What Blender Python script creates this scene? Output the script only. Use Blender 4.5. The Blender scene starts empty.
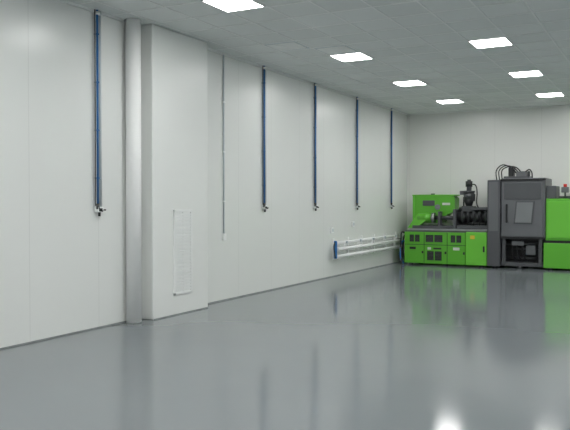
import bpy, bmesh, math, random
from mathutils import Vector, Matrix
random.seed(4)
scene = bpy.context.scene
scene.view_settings.view_transform = 'Standard'
scene.view_settings.look = 'None'

ROOM_X, Y0, Y1, H = 13.6, -6.0, 19.1, 4.0

# ------------------------------------------------------------ materials
def mat(name, col, rough=0.5, metal=0.0, emit=None, strength=0.0, noise=0.0, nscale=8.0, bump=0.0, bscale=30.0, coat=0.0):
    m = bpy.data.materials.new(name); m.use_nodes = True
    nt = m.node_tree; b = nt.nodes['Principled BSDF']
    b.inputs['Base Color'].default_value = (*col, 1)
    b.inputs['Roughness'].default_value = rough
    b.inputs['Metallic'].default_value = metal
    b.inputs['Coat Weight'].default_value = coat
    if emit:
        b.inputs['Emission Color'].default_value = (*emit, 1)
        b.inputs['Emission Strength'].default_value = strength
    tc = nt.nodes.new('ShaderNodeTexCoord')
    if noise > 0:
        n = nt.nodes.new('ShaderNodeTexNoise'); n.inputs['Scale'].default_value = nscale
        n.inputs['Detail'].default_value = 3
        nt.links.new(tc.outputs['Object'], n.inputs['Vector'])
        mx = nt.nodes.new('ShaderNodeMix'); mx.data_type = 'RGBA'
        mx.inputs[6].default_value = (*[c*(1-noise) for c in col], 1)
        mx.inputs[7].default_value = (*[min(1, c*(1+noise)) for c in col], 1)
        nt.links.new(n.outputs['Fac'], mx.inputs[0])
        nt.links.new(mx.outputs[2], b.inputs['Base Color'])
    return m

def wall_mat(name, axis, pitch, offset, col):
    """white lacquered cleanroom panel with fine vertical joints every `pitch` m"""
    m = bpy.data.materials.new(name); m.use_nodes = True
    nt = m.node_tree; b = nt.nodes['Principled BSDF']; L = nt.links
    tc = nt.nodes.new('ShaderNodeTexCoord')
    sp = nt.nodes.new('ShaderNodeSeparateXYZ'); L.new(tc.outputs['Object'], sp.inputs[0])
    def math_(op, a, v):
        n = nt.nodes.new('ShaderNodeMath'); n.operation = op
        L.new(a, n.inputs[0]); n.inputs[1].default_value = v; return n.outputs[0]
    t = math_('ADD', sp.outputs[axis], -offset + 100*pitch)
    t = math_('MODULO', t, pitch)
    seam = math_('LESS_THAN', t, 0.008)
    n = nt.nodes.new('ShaderNodeTexNoise'); n.inputs['Scale'].default_value = 0.8
    L.new(tc.outputs['Object'], n.inputs['Vector'])
    mx = nt.nodes.new('ShaderNodeMix'); mx.data_type = 'RGBA'
    mx.inputs[6].default_value = (*[c*0.96 for c in col], 1)
    mx.inputs[7].default_value = (*col, 1)
    L.new(n.outputs['Fac'], mx.inputs[0])
    mx2 = nt.nodes.new('ShaderNodeMix'); mx2.data_type = 'RGBA'
    L.new(seam, mx2.inputs[0]); L.new(mx.outputs[2], mx2.inputs[6])
    mx2.inputs[7].default_value = (*[c*0.86 for c in col], 1)
    L.new(mx2.outputs[2], b.inputs['Base Color'])
    b.inputs['Roughness'].default_value = 0.26
    bp = nt.nodes.new('ShaderNodeBump'); bp.inputs['Strength'].default_value = 0.12
    bp.inputs['Distance'].default_value = 0.05
    n2 = nt.nodes.new('ShaderNodeTexNoise'); n2.inputs['Scale'].default_value = 1.6
    L.new(tc.outputs['Object'], n2.inputs['Vector'])
    L.new(n2.outputs['Fac'], bp.inputs['Height']); L.new(bp.outputs['Normal'], b.inputs['Normal'])
    return m

def floor_mat():
    m = bpy.data.materials.new('epoxy_floor'); m.use_nodes = True
    nt = m.node_tree; b = nt.nodes['Principled BSDF']; L = nt.links
    tc = nt.nodes.new('ShaderNodeTexCoord')
    n = nt.nodes.new('ShaderNodeTexNoise'); n.inputs['Scale'].default_value = 0.7; n.inputs['Detail'].default_value = 5
    L.new(tc.outputs['Object'], n.inputs['Vector'])
    mx = nt.nodes.new('ShaderNodeMix'); mx.data_type = 'RGBA'
    mx.inputs[6].default_value = (0.190, 0.213, 0.226, 1)
    mx.inputs[7].default_value = (0.215, 0.240, 0.251, 1)
    L.new(n.outputs['Fac'], mx.inputs[0]); L.new(mx.outputs[2], b.inputs['Base Color'])
    mr = nt.nodes.new('ShaderNodeMapRange')
    mr.inputs['To Min'].default_value = 0.08; mr.inputs['To Max'].default_value = 0.16
    n1 = nt.nodes.new('ShaderNodeTexNoise'); n1.inputs['Scale'].default_value = 2.5; n1.inputs['Detail'].default_value = 4
    L.new(tc.outputs['Object'], n1.inputs['Vector'])
    L.new(n1.outputs['Fac'], mr.inputs['Value']); L.new(mr.outputs[0], b.inputs['Roughness'])
    b.inputs['IOR'].default_value = 1.5
    return m

GX, GY, PX, PY = 1.72-0.2825, 11.1-0.3, 0.565, 0.60
def ceil_mat():
    m = bpy.data.materials.new('mineral_ceiling_tile'); m.use_nodes = True
    nt = m.node_tree; b = nt.nodes['Principled BSDF']; L = nt.links
    tc = nt.nodes.new('ShaderNodeTexCoord')
    mp = nt.nodes.new('ShaderNodeMapping')
    mp.inputs['Location'].default_value = (-GX/PX+50, -GY/PY+50, 0)
    mp.inputs['Scale'].default_value = (1/PX, 1/PY, 0)
    L.new(tc.outputs['Object'], mp.inputs[0])
    fl = nt.nodes.new('ShaderNodeVectorMath'); fl.operation = 'FLOOR'; L.new(mp.outputs[0], fl.inputs[0])
    wn = nt.nodes.new('ShaderNodeTexWhiteNoise'); wn.noise_dimensions = '3D'; L.new(fl.outputs[0], wn.inputs['Vector'])
    mx = nt.nodes.new('ShaderNodeMix'); mx.data_type = 'RGBA'
    mx.inputs[6].default_value = (0.70, 0.73, 0.72, 1); mx.inputs[7].default_value = (0.76, 0.79, 0.78, 1)
    L.new(wn.outputs['Value'], mx.inputs[0]); L.new(mx.outputs[2], b.inputs['Base Color'])
    b.inputs['Roughness'].default_value = 0.8
    return m

M_wall_l = wall_mat('wall_panel_side', 1, 1.12, 0.25, (0.84, 0.86, 0.84))
M_wall_b = wall_mat('wall_panel_end', 0, 1.15, 0.05, (0.81, 0.82, 0.795))
M_floor = floor_mat(); M_ceil = ceil_mat()
M_white = mat('white_lacquer', (0.84, 0.86, 0.84), 0.32, noise=0.02, nscale=1.5)
M_pipew = mat('white_pipe_paint', (0.90, 0.92, 0.91), 0.4, noise=0.01)
M_duct = mat('white_duct_paint', (0.95, 0.96, 0.955), 0.55, noise=0.01)
M_tbar = mat('ceiling_tbar', (0.82, 0.84, 0.83), 0.5, noise=0.03)
M_blue = mat('blue_air_pipe', (0.02, 0.16, 0.44), 0.35, noise=0.1)
M_grey = mat('grey_conduit', (0.55, 0.61, 0.64), 0.4, noise=0.05)
M_black = mat('black_plastic', (0.012, 0.013, 0.015), 0.45, noise=0.2)
M_blk2 = mat('black_rubber_hose', (0.01, 0.01, 0.012), 0.4, noise=0.2)
M_seal = mat('mottled_sealant', (0.26, 0.28, 0.28), 0.7, noise=0.5, nscale=6)  # dark grey for the strips at the floor, mottled by noise
M_lamp = mat('led_diffuser', (0.9, 0.9, 0.9), 0.5, emit=(1.0, 0.995, 0.975), strength=27.0, noise=0.01)
M_green = mat('green_machine_paint', (0.115, 0.46, 0.035), 0.35, noise=0.05, nscale=2)
M_green2 = mat('bright_green_paint', (0.155, 0.56, 0.05), 0.35, noise=0.05, nscale=2)
M_dgrey = mat('dark_grey_machine_paint', (0.085, 0.09, 0.098), 0.42, noise=0.08, nscale=3)
M_mgrey = mat('mid_grey_machine_paint', (0.135, 0.142, 0.152), 0.42, noise=0.08, nscale=3)
M_steel = mat('machined_steel', (0.45, 0.46, 0.47), 0.3, 1.0, noise=0.1)
M_dsteel = mat('dark_steel', (0.10, 0.105, 0.11), 0.38, 0.7, noise=0.2)
M_pane = mat('polycarbonate_pane', (0.22, 0.235, 0.245), 0.15, noise=0.08, nscale=2)
M_red = mat('red_lens', (0.6, 0.03, 0.02), 0.3, noise=0.05)
M_label = mat('pale_label', (0.65, 0.70, 0.62), 0.5, noise=0.05)
M_yel = mat('yellow_label', (0.7, 0.55, 0.05), 0.5, noise=0.05)

# ------------------------------------------------------------ mesh builder
class Build:
    def __init__(s, name):
        s.name = name; s.bm = bmesh.new(); s.mats = []
    def mi(s, m):
        if m not in s.mats: s.mats.append(m)
        return s.mats.index(m)
    def box(s, x0, x1, y0, y1, z0, z1, m, bev=0.0, rot=None, seg=2):
        t = bmesh.new()
        bmesh.ops.create_cube(t, size=1)
        c = Vector(((x0+x1)/2, (y0+y1)/2, (z0+z1)/2))
        bmesh.ops.scale(t, vec=(abs(x1-x0), abs(y1-y0), abs(z1-z0)), verts=t.verts)
        if bev > 0:
            bmesh.ops.bevel(t, geom=list(t.edges), offset=bev, segments=seg, affect='EDGES', profile=0.5)
        if rot is not None:
            bmesh.ops.rotate(t, cent=(0, 0, 0), matrix=rot, verts=t.verts)
        bmesh.ops.translate(t, vec=c, verts=t.verts)
        s.merge(t, m)
    def merge(s, t, m, smooth=False):
        i = s.mi(m)
        for f in t.faces: f.material_index = i; f.smooth = smooth
        me = bpy.data.meshes.new('tmp'); t.to_mesh(me); t.free()
        s.bm.from_mesh(me); bpy.data.meshes.remove(me)
    def cyl(s, p0, p1, r, m, r2=None, seg=20):
        p0 = Vector(p0); p1 = Vector(p1); d = p1-p0
        t = bmesh.new()
        bmesh.ops.create_cone(t, cap_ends=True, segments=seg, radius1=r, radius2=r if r2 is None else r2, depth=d.length)
        q = Vector((0, 0, 1)).rotation_difference(d.normalized()).to_matrix()
        bmesh.ops.rotate(t, cent=(0, 0, 0), matrix=q, verts=t.verts)
        bmesh.ops.translate(t, vec=(p0+p1)/2, verts=t.verts)
        i = s.mi(m)
        for f in t.faces:
            f.material_index = i; f.smooth = len(f.verts) == 4
        me = bpy.data.meshes.new('tmp'); t.to_mesh(me); t.free()
        s.bm.from_mesh(me); bpy.data.meshes.remove(me)
    def tube(s, pts, r, m, seg=10, sub=6):
        pts = [Vector(p) for p in pts]
        P = [pts[0]] + pts + [pts[-1]]; path = []
        for k in range(1, len(P)-2):
            a, b, c, d = P[k-1], P[k], P[k+1], P[k+2]
            for j in range(sub):
                u = j/sub
                path.append(0.5*((2*b)+(-a+c)*u+(2*a-5*b+4*c-d)*u*u+(-a+3*b-3*c+d)*u**3))
        path.append(pts[-1])
        t = bmesh.new(); rings = []
        nrm = None
        for k, p in enumerate(path):
            tan = (path[min(k+1, len(path)-1)]-path[max(k-1, 0)]).normalized()
            if nrm is None: nrm = tan.orthogonal().normalized()
            nrm = (nrm-tan*nrm.dot(tan)).normalized(); bn = tan.cross(nrm)
            rings.append([t.verts.new(p+r*(math.cos(2*math.pi*j/seg)*nrm+math.sin(2*math.pi*j/seg)*bn)) for j in range(seg)])
        for a, b in zip(rings, rings[1:]):
            for j in range(seg):
                t.faces.new((a[j], a[(j+1) % seg], b[(j+1) % seg], b[j]))
        t.faces.new(rings[0][::-1]); t.faces.new(rings[-1])
        s.merge(t, m, True)
    def poly(s, pts_xz, y0, y1, m):
        """extrude an x-z outline along y"""
        t = bmesh.new()
        a = [t.verts.new((x, y0, z)) for x, z in pts_xz]; b = [t.verts.new((x, y1, z)) for x, z in pts_xz]
        t.faces.new(a); t.faces.new(b[::-1])
        n = len(a)
        for j in range(n): t.faces.new((a[j], b[j], b[(j+1) % n], a[(j+1) % n]))
        bmesh.ops.recalc_face_normals(t, faces=t.faces)
        s.merge(t, m)
    def done(s):
        me = bpy.data.meshes.new(s.name)
        s.bm.normal_update(); s.bm.to_mesh(me); s.bm.free()
        for m in s.mats: me.materials.append(m)
        o = bpy.data.objects.new(s.name, me); scene.collection.objects.link(o)
        return o

# ------------------------------------------------------------ room shell
T = 0.15
b = Build('floor'); b.box(-T, ROOM_X+T, Y0-T, Y1+T, -T, 0, M_floor); b.done()
b = Build('ceiling'); b.box(-T, ROOM_X+T, Y0-T, Y1+T, H, H+T, M_ceil); b.done()
b = Build('wall_left'); b.box(-T, 0, Y0, Y1, 0, H, M_wall_l); b.done()
b = Build('wall_right'); b.box(ROOM_X, ROOM_X+T, Y0, Y1, 0, H, M_wall_l); b.done()
b = Build('wall_back'); b.box(-T, ROOM_X+T, Y1, Y1+T, 0, H, M_wall_b); b.done()
b = Build('wall_front'); b.box(-T, ROOM_X+T, Y0-T, Y0, 0, H, M_wall_b); b.done()

# duct boxing standing off the left wall
b = Build('wall_duct_boxing')
b.box(0.0, 0.225, 7.78, 9.10, 0.0, H, M_white, 0.02, seg=3)
b.done()

# ceiling T-bars
b = Build('trim_ceiling_grid')
k0 = int(math.floor((0-GX)/PX)); x = GX+k0*PX
while x < ROOM_X:
    if x > 0.02: b.box(x-0.012, x+0.012, Y0, Y1, H-0.006, H+0.001, M_tbar)
    x += PX
y = GY-int((GY-Y0)/PY)*PY
while y < Y1:
    b.box(0, ROOM_X, y-0.012, y+0.012, H-0.006, H+0.001, M_tbar); y += PY
b.box(0, 0.03, Y0, Y1, H-0.03, H, M_tbar)
b.box(0, ROOM_X, Y1-0.03, Y1, H-0.03, H, M_tbar)
b.done()

# skirting sealant
b = Build('baseboard_left')
b.box(0, 0.012, Y0, 7.78, 0, 0.018, M_seal); b.box(0, 0.012, 9.10, Y1, 0, 0.018, M_seal)
b.box(0.225, 0.235, 7.80, 9.08, 0, 0.014, M_seal)
b.done()
b = Build('baseboard_back'); b.box(0.01, ROOM_X, Y1-0.012, Y1, 0, 0.022, M_seal); b.done()

# ceiling lights
for cy in (-4.5, -1.5, 1.5, 4.5, 7.45, 11.1, 14.1, 17.1):
    for i in range(5):
        cx = 1.72+2.26*i
        b = Build('ceiling_light')
        w, d = PX/2-0.005, PY/2-0.005
        for (a0, a1, c0, c1) in ((-w, w, -d, -d+0.02), (-w, w, d-0.02, d), (-w, -w+0.02, -d, d), (w-0.02, w, -d, d)):
            b.box(cx+a0, cx+a1, cy+c0, cy+c1, H-0.014, H, M_tbar)
        b.box(cx-w+0.015, cx+w-0.015, cy-d+0.015, cy+d-0.015, H-0.010, H-0.001, M_lamp)
        b.done()

# ceiling air diffusers
def diffuser(i, j):
    b = Build('ceiling_air_vent')
    x0 = GX+i*PX+0.015; y0 = GY+j*PY+0.015; w = PX-0.03; d = PY-0.03
    b.box(x0, x0+w, y0, y0+d, H-0.004, H, M_grey)
    for q in range(5):
        yy = y0+0.05+q*(d-0.1)/5
        b.box(x0+0.03, x0+w-0.03, yy, yy+0.07, H-0.014, H-0.004, M_tbar, rot=None)
    b.done()
diffuser(-1, -2); diffuser(0, -1)

# ------------------------------------------------------------ round duct / downpipe
b = Build('vertical_drain_pipe')
b.cyl((0.112, 7.52, 0), (0.112, 7.52, H), 0.100, M_duct, seg=48)
b.cyl((0.112, 7.52, 0), (0.112, 7.52, 0.012), 0.106, M_seal, seg=48)
b.done()

# ------------------------------------------------------------ return-air grille on the boxing
b = Build('wall_vent_grille')
ya, yb, za, zb, xf = 8.23, 8.665, 0.285, 1.49, 0.225
b.box(xf, xf+0.006, ya+0.02, yb-0.02, za+0.02, zb-0.02, M_pipew)
for (a, c, d, e) in ((ya, yb, za, za+0.035), (ya, yb, zb-0.035, zb), (ya, ya+0.035, za, zb), (yb-0.035, yb, za, zb)):
    b.box(xf, xf+0.018, a, c, d, e, M_pipew, 0.003)
n = 26
for i in range(n):
    z = za+0.045+i*(zb-za-0.09)/n
    b.box(xf+0.004, xf+0.016, ya+0.03, yb-0.03, z, z+0.034, M_pipew, rot=Matrix.Rotation(0.15, 3, 'Y'))
b.box(xf+0.004, xf+0.017, (ya+yb)/2-0.006, (ya+yb)/2+0.006, za, zb, M_pipew)
b.done()

# ------------------------------------------------------------ compressed-air drops
def drop(y, zb=1.52):
    b = Build('air_drop_pipe')
    b.cyl((0.045, y-0.025, zb), (0.045, y-0.025, H), 0.0135, M_blue)
    b.cyl((0.035, y-0.055, zb+0.03), (0.035, y-0.055, H), 0.006, M_black)  # black rod stands in for the shadow line beside the blue pipe
    b.cyl((0.030, y+0.034, zb+0.0), (0.030, y+0.034, H), 0.020, M_grey)
    for z in (1.9, 2.5, 3.1, 3.7):
        b.box(0.001, 0.045, y-0.045, y+0.05, z-0.008, z+0.008, M_grey, 0.003)
        b.box(0.04, 0.062, y-0.045, y-0.005, z-0.009, z+0.009, M_blue, 0.003)
    # valve, coupling and outlet
    b.cyl((0.045, y-0.025, zb-0.01), (0.045, y-0.025, zb+0.06), 0.022, M_dsteel)
    b.box(0.001, 0.065, y-0.04, y+0.055, zb-0.05, zb+0.02, M_pipew, 0.006)
    b.box(0.066, 0.072, y-0.02, y+0.03, zb-0.035, zb, M_black)
    b.cyl((0.045, y+0.0, zb-0.10), (0.045, y+0.0, zb-0.045), 0.016, M_black)
    b.cyl((0.06, y-0.02, zb-0.02), (0.12, y-0.02, zb-0.035), 0.010, M_black)
    b.box(0.03, 0.05, y+0.05, y+0.12, zb-0.03, zb-0.012, M_black, 0.003)
    b.cyl((0.04, y-0.01, H-0.06), (0.04, y-0.01, H-0.02), 0.035, M_pipew)
    b.done()
for y in (6.94, 11.15, 13.23, 15.44, 17.75): drop(y)

b = Build('electrical_conduit')
b.cyl((0.014, 9.86, 1.08), (0.014, 9.86, H), 0.012, M_grey)
b.box(0.001, 0.04, 9.82, 9.90, 0.98, 1.09, M_pipew, 0.006)
for z in (1.6, 2.4, 3.2): b.box(0.001, 0.03, 9.835, 9.885, z, z+0.02, M_pipew)
b.done()
for yy, zz in ((15.2, 1.10), (14.05, 1.0)):
    b = Build('wall_socket_box'); b.box(0.001, 0.05, yy-0.05, yy+0.05, zz-0.06, zz+0.06, M_pipew, 0.008)
    b.box(0.05, 0.056, yy-0.03, yy+0.03, zz-0.035, zz+0.035, M_grey, 0.002); b.done()

# ------------------------------------------------------------ water manifold along the wall
b = Build('water_pipe_manifold')
ys, ye = 14.0, 18.3
for z, xx in ((0.73, 0.13), (0.60, 0.16), (0.44, 0.13)):
    b.cyl((xx, ys+0.05, z), (xx, ye, z), 0.033, M_pipew)
    b.cyl((xx, ys+0.02, z), (xx, ys+0.07, z), 0.042, M_pipew)
    b.cyl((xx, ye-0.03, z), (xx, ye+0.03, z), 0.042, M_pipew)
for y in (14.15, 14.95, 15.75, 16.55, 17.35, 18.1):
    b.box(0.006, 0.03, y-0.025, y+0.025, 0.36, 0.82, M_pipew, 0.003)
    for z in (0.685, 0.555, 0.395): b.box(0.02, 0.18, y-0.02, y+0.02, z-0.014, z, M_pipew)
for y in (14.5, 15.3, 16.1, 16.9, 17.7):
    b.cyl((0.13, y, 0.44), (0.13, y, 0.73), 0.016, M_pipew)
    b.box(0.16, 0.20, y-0.02, y+0.02, 0.70, 0.755, M_grey, 0.005)
b.box(0.10, 0.17, ys-0.02, ys+0.03, 0.40, 0.78, M_blue, 0.02)
b.tube([(0.13, ys-0.01, 0.75), (0.14, ys-0.09, 0.66), (0.15, ys-0.08, 0.5), (0.14, ys-0.01, 0.42)], 0.014, M_black)
b.done()

F = 17.80
# ------------------------------------------------------------ injection moulding machine
b = Build('injection_molding_machine')
# service hoses at near end
b.tube([(0.40, F+0.3, 0.62), (0.30, F+0.25, 0.74), (0.265, F+0.20, 0.60), (0.27, F+0.18, 0.30), (0.32, F+0.2, 0.024)], 0.022, M_blk2)
b.tube([(0.40, F+0.2, 0.50), (0.30, F+0.12, 0.60), (0.26, F+0.05, 0.50), (0.26, F+0.0, 0.20), (0.33, F+0.05, 0.02)], 0.018, M_blue)
b.tube([(0.40, F+0.2, 0.72), (0.31, F+0.1, 0.82), (0.265, F+0.05, 0.78), (0.262, F+0.03, 0.4), (0.30, F+0.0, 0.02)], 0.020, M_blk2)
for x in (0.5, 1.4, 2.3, 2.62, 3.2, 3.9, 4.7, 5.5):
    for y in (F+0.12, F+0.95): b.cyl((x, y, 0), (x, y, 0.07), 0.06, M_dsteel)
# --- injection side base cabinet
b.box(0.36, 1.93, F+0.02, F+1.08, 0.045, 0.84, M_green, 0.012)
b.box(1.94, 2.45, F-0.01, F+1.08, 0.045, 0.86, M_green2, 0.015)
b.box(0.37, 2.44, F+0.06, F+1.02, 0.84, 0.875, M_dgrey, 0.005)
for xs in (0.88, 1.47):
    b.box(xs-0.006, xs+0.006, F+0.014, F+0.03, 0.06, 0.83, M_black)
b.box(0.37, 1.93, F+0.014, F+0.03, 0.515, 0.527, M_black)
def louvre(x0, x1, z0, z1, yf=F+0.02, split=True):
    b.box(x0, x1, yf-0.008, yf+0.01, z0, z1, M_black, 0.003)
    n = max(3, int((z1-z0)/0.035))
    for i in range(n):
        z = z0+0.012+i*(z1-z0-0.02)/n
        b.box(x0+0.015, x1-0.015, yf-0.016, yf-0.006, z, z+0.010, M_dsteel)
    if split: b.box((x0+x1)/2-0.012, (x0+x1)/2+0.012, yf-0.018, yf-0.005, z0, z1, M_green)
louvre(0.50, 0.76, 0.59, 0.77); louvre(0.92, 1.35, 0.59, 0.77); louvre(1.56, 1.82, 0.59, 0.77)
louvre(0.96, 1.33, 0.13, 0.36)
b.box(0.97, 1.06, F+0.012, F+0.02, 0.40, 0.46, M_label)
b.box(1.12, 1.32, F+0.012, F+0.02, 0.41, 0.45, M_black)
b.box(1.62, 1.78, F+0.012, F+0.02, 0.40, 0.47, M_label)
b.box(0.50, 0.66, F+0.012, F+0.02, 0.40, 0.46, M_black)
for x in (0.84, 1.43, 1.89): b.box(x-0.02, x+0.02, F+0.0, F+0.02, 0.30, 0.36, M_black, 0.004)
b.box(2.05, 2.16, F-0.016, F-0.008, 0.69, 0.78, M_yel)
b.box(2.36, 2.40, F-0.03, F-0.01, 0.38, 0.52, M_black, 0.005)
# --- injection carriage
for y in (F+0.28, F+0.80):
    b.box(0.42, 2.42, y-0.04, y+0.04, 0.875, 0.925, M_steel, 0.004)
b.box(0.50, 1.62, F+0.22, F+0.86, 0.925, 1.00, M_dgrey, 0.01)
D = -0.13
b.poly([(0.56+D, 1.06), (0.56+D, 1.70), (0.62+D, 1.76), (1.60+D, 1.76), (1.66+D, 1.70), (1.66+D, 1.36), (1.46+D, 1.28), (1.30+D, 1.06)], F+0.50, F+0.92, M_green)
b.box(0.54+D, 1.68+D, F+0.48, F+0.94, 1.755, 1.79, M_green2, 0.012)
b.box(0.56+D, 0.60+D, F+0.46, F+0.94, 1.00, 1.76, M_green2, 0.01)
b.poly([(0.50+D, 0.93), (0.72+D, 0.93), (0.98+D, 1.12), (0.98+D, 1.30), (0.76+D, 1.30)], F+0.24, F+0.46, M_green2)
b.cyl((0.76+D, F+0.33, 1.20), (1.12+D, F+0.33, 1.20), 0.105, M_green, seg=28)
b.cyl((1.12+D, F+0.33, 1.20), (1.20+D, F+0.33, 1.20), 0.125, M_steel, seg=28)
b.cyl((1.20+D, F+0.33, 1.20), (1.62, F+0.33, 1.20), 0.05, M_dsteel, seg=20)
b.cyl((1.22+D, F+0.46, 1.47), (1.22+D, F+0.50, 1.47), 0.07, M_pane, seg=24)
b.box(1.30+D, 1.36+D, F+0.22, F+0.44, 1.0, 1.36, M_dgrey, 0.008)
b.box(1.56, 1.64, F+0.20, F+0.90, 0.93, 1.42, M_dgrey, 0.01)
b.box(0.82+D, 1.14+D, F+0.488, F+0.50, 1.50, 1.64, M_dgrey, 0.004)
b.box(1.34+D, 1.54+D, F+0.488, F+0.50, 1.52, 1.58, M_label)
b.cyl((0.9, F+0.7, 1.79), (0.9, F+0.7, 1.82), 0.05, M_dgrey)
# --- plasticising barrel + heater bands
b.cyl((1.62, F+0.38, 1.24), (2.46, F+0.38, 1.24), 0.115, M_dsteel, seg=28)
for i in range(5):
    x = 1.74+i*0.145
    b.cyl((x, F+0.38, 1.24), (x+0.10, F+0.38, 1.24), 0.145, M_black if i % 2 else M_dsteel, seg=28)
    b.box(x+0.02, x+0.08, F+0.20, F+0.26, 1.27, 1.36, M_dsteel, 0.006)
    b.tube([(x+0.05, F+0.22, 1.34), (x+0.08, F+0.17, 1.20), (x+0.05, F+0.2, 1.02), (x+0.06, F+0.3, 0.93)], 0.012, M_blk2)
b.box(1.66, 2.44, F+0.18, F+0.60, 0.93, 1.02, M_dgrey, 0.01)
b.box(1.66, 2.42, F+0.62, F+0.80, 1.0, 1.46, M_black, 0.01)
b.box(2.02, 2.40, F+0.22, F+0.50, 1.40, 1.47, M_dgrey, 0.01)
for z in (1.07, 1.44):
    b.cyl((1.62, F+0.56, z), (2.46, F+0.56, z), 0.03, M_steel)
# --- material loader / hopper tower
hx, hy = 1.92, F+0.38
b.box(hx-0.15, hx+0.15, hy-0.14, hy+0.14, 1.36, 1.50, M_dsteel, 0.012)
b.cyl((hx, hy, 1.50), (hx, hy, 1.66), 0.075, M_black, 0.13, seg=24)
b.cyl((hx, hy, 1.66), (hx, hy, 1.84), 0.13, M_dsteel, seg=24)
b.cyl((hx, hy, 1.84), (hx, hy, 1.88), 0.145, M_dgrey, seg=24)
b.cyl((hx, hy, 1.88), (hx, hy, 2.00), 0.06, M_dgrey, seg=20)
b.cyl((hx, hy, 1.98), (hx, hy, 2.12), 0.085, M_black, seg=20)
b.cyl((hx, hy, 2.12), (hx, hy, 2.16), 0.045, M_dsteel, seg=16)
b.cyl((hx-0.12, hy-0.05, 1.5), (hx-0.12, hy-0.05, 1.72), 0.018, M_black)
b.box(hx+0.08, hx+0.17, hy-0.16, hy-0.04, 1.62, 1.80, M_black, 0.01)
b.box(hx-0.21, hx-0.12, hy-0.1, hy+0.02, 1.78, 1.88, M_mgrey, 0.008)
b.tube([(hx+0.06, hy, 2.04), (hx+0.16, hy, 2.02), (hx+0.20, hy, 1.85), (hx+0.18, hy+0.05, 1.55), (hx+0.25, hy+0.1, 1.42)], 0.015, M_blk2)
# --- fixed platen column
b.box(2.46, 2.765, F-0.02, F+1.10, 0.05, 2.13, M_dgrey, 0.015)
b.box(2.50, 2.72, F-0.026, F-0.015, 0.9, 2.08, M_mgrey, 0.004)
b.box(2.47, 2.75, F-0.03, F-0.015, 0.05, 0.86, M_dgrey, 0.004)
# --- clamp guard
b.box(2.77, 3.79, F+0.04, F+1.08, 0.74, 2.17, M_mgrey, 0.02)
b.box(2.80, 3.74, F+0.0, F+0.05, 0.78, 2.10, M_mgrey, 0.01)          # sliding door leaf
b.box(2.85, 3.70, F-0.010, F+0.01, 1.66, 2.05, M_dgrey, 0.006)
b.poly([(3.08, 1.08), (3.13, 1.62), (3.56, 1.62), (3.51, 1.08)], F-0.018, F+0.01, M_dgrey)
b.poly([(3.115, 1.11), (3.16, 1.59), (3.525, 1.59), (3.48, 1.11)], F-0.024, F+0.0, M_pane)
b.box(2.90, 2.94, F-0.06, F-0.03, 1.10, 1.55, M_black, 0.008)
for z in (1.14, 1.50): b.box(2.90, 2.94, F-0.05, F+0.01, z-0.02, z+0.02, M_black)
b.box(2.77, 3.80, F-0.01, F+0.06, 0.72, 0.77, M_black, 0.004)
b.box(2.77, 3.80, F-0.02, F+0.06, 2.11, 2.15, M_black, 0.004)
# under clamp: mould chute, pipes
b.box(2.77, 3.74, F+0.45, F+1.08, 0.06, 0.74, M_black, 0.01)
b.box(2.77, 3.74, F+0.10, F+1.0, 0.06, 0.15, M_dgrey, 0.01)
b.box(2.80, 2.88, F+0.06, F+0.14, 0.10, 0.74, M_dgrey, 0.005)
b.box(3.64, 3.72, F+0.06, F+0.14, 0.10, 0.74, M_dgrey, 0.005)
for z, r in ((0.60, 0.035), (0.48, 0.025), (0.25, 0.03)):
    b.cyl((2.80, F+0.28, z), (3.74, F+0.28, z), r, M_dsteel)
for x in (3.0, 3.12, 3.24):
    b.tube([(x, F+0.2, 0.66), (x+0.02, F+0.14, 0.5), (x+0.04, F+0.2, 0.3), (x+0.1, F+0.3, 0.18)], 0.018, M_blk2)
b.box(3.34, 3.56, F+0.14, F+0.30, 0.34, 0.56, M_mgrey, 0.01)
b.box(3.02, 3.30, F+0.08, F+0.10, 0.56, 0.66, M_mgrey)
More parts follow.
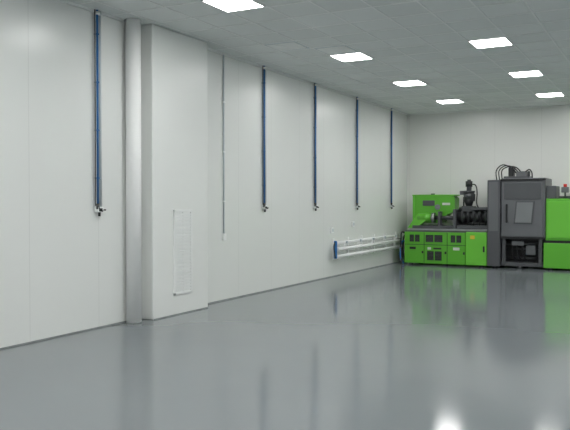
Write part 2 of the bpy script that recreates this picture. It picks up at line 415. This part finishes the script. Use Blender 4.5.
# --- clamp drive: green guard
b.box(3.80, 5.70, F+0.03, F+1.06, 0.70, 1.68, M_green, 0.02)
b.box(3.84, 4.60, F+0.005, F+0.04, 0.76, 1.62, M_green2, 0.012)
b.box(4.64, 5.64, F+0.005, F+0.04, 0.76, 1.62, M_green2, 0.012)
b.box(4.50, 4.54, F-0.02, F+0.01, 1.05, 1.30, M_black, 0.005)
b.box(3.78, 5.72, F+0.06, F+1.04, 0.63, 0.70, M_black)
b.box(3.76, 5.70, F+0.0, F+1.06, 0.05, 0.64, M_green, 0.015)
b.box(4.40, 4.41, F-0.004, F+0.01, 0.07, 0.62, M_black)
louvre(4.7, 5.2, 0.2, 0.45, F+0.0)
b.box(3.80, 4.02, F+0.10, F+0.70, 1.68, 1.98, M_dgrey, 0.012)
b.box(4.05, 5.4, F+0.35, F+0.95, 1.68, 1.74, M_dgrey, 0.01)
b.cyl((4.20, F+0.25, 1.68), (4.20, F+0.25, 1.86), 0.02, M_dsteel)
b.box(4.12, 4.28, F+0.18, F+0.32, 1.82, 1.95, M_mgrey, 0.01)
b.cyl((4.20, F+0.25, 1.95), (4.20, F+0.25, 2.02), 0.04, M_red, seg=20)
# --- core-puller unit and hose loops above guard
b.box(2.80, 3.40, F+0.20, F+0.70, 2.17, 2.22, M_dgrey, 0.008)
b.box(3.08, 3.30, F+0.25, F+0.50, 2.22, 2.34, M_mgrey, 0.01)
b.box(2.90, 3.02, F+0.25, F+0.50, 2.22, 2.44, M_black, 0.01)
b.cyl((3.36, F+0.35, 2.20), (3.36, F+0.35, 2.34), 0.035, M_dsteel)
for i in range(3):
    o = i*0.055
    b.tube([(2.64+o, F+0.2+o, 2.12), (2.62+o, F+0.22+o, 2.36), (2.76+o, F+0.24+o, 2.50-o*0.4), (2.95+o, F+0.26+o, 2.44), (3.08+o, F+0.3+o, 2.30)], 0.014, M_blk2)
b.tube([(3.28, F+0.3, 2.32), (3.38, F+0.3, 2.38), (3.44, F+0.3, 2.30), (3.44, F+0.35, 2.16)], 0.015, M_blk2)
b.done()

# ------------------------------------------------------------ world + camera
w = bpy.data.worlds.new('World'); scene.world = w; w.use_nodes = True
w.node_tree.nodes['Background'].inputs[0].default_value = (0.5, 0.55, 0.6, 1)
w.node_tree.nodes['Background'].inputs[1].default_value = 0.1
cam = bpy.data.cameras.new('camera'); co = bpy.data.objects.new('camera', cam)
scene.collection.objects.link(co); scene.camera = co
cam.sensor_fit = 'HORIZONTAL'; cam.sensor_width = 36; cam.lens = 36*724/570
co.location = (6.4, 0, 1.6)
co.rotation_euler = (math.radians(90-1.03), 0, math.radians(28.1))
cam.clip_start = 0.05; cam.clip_end = 100
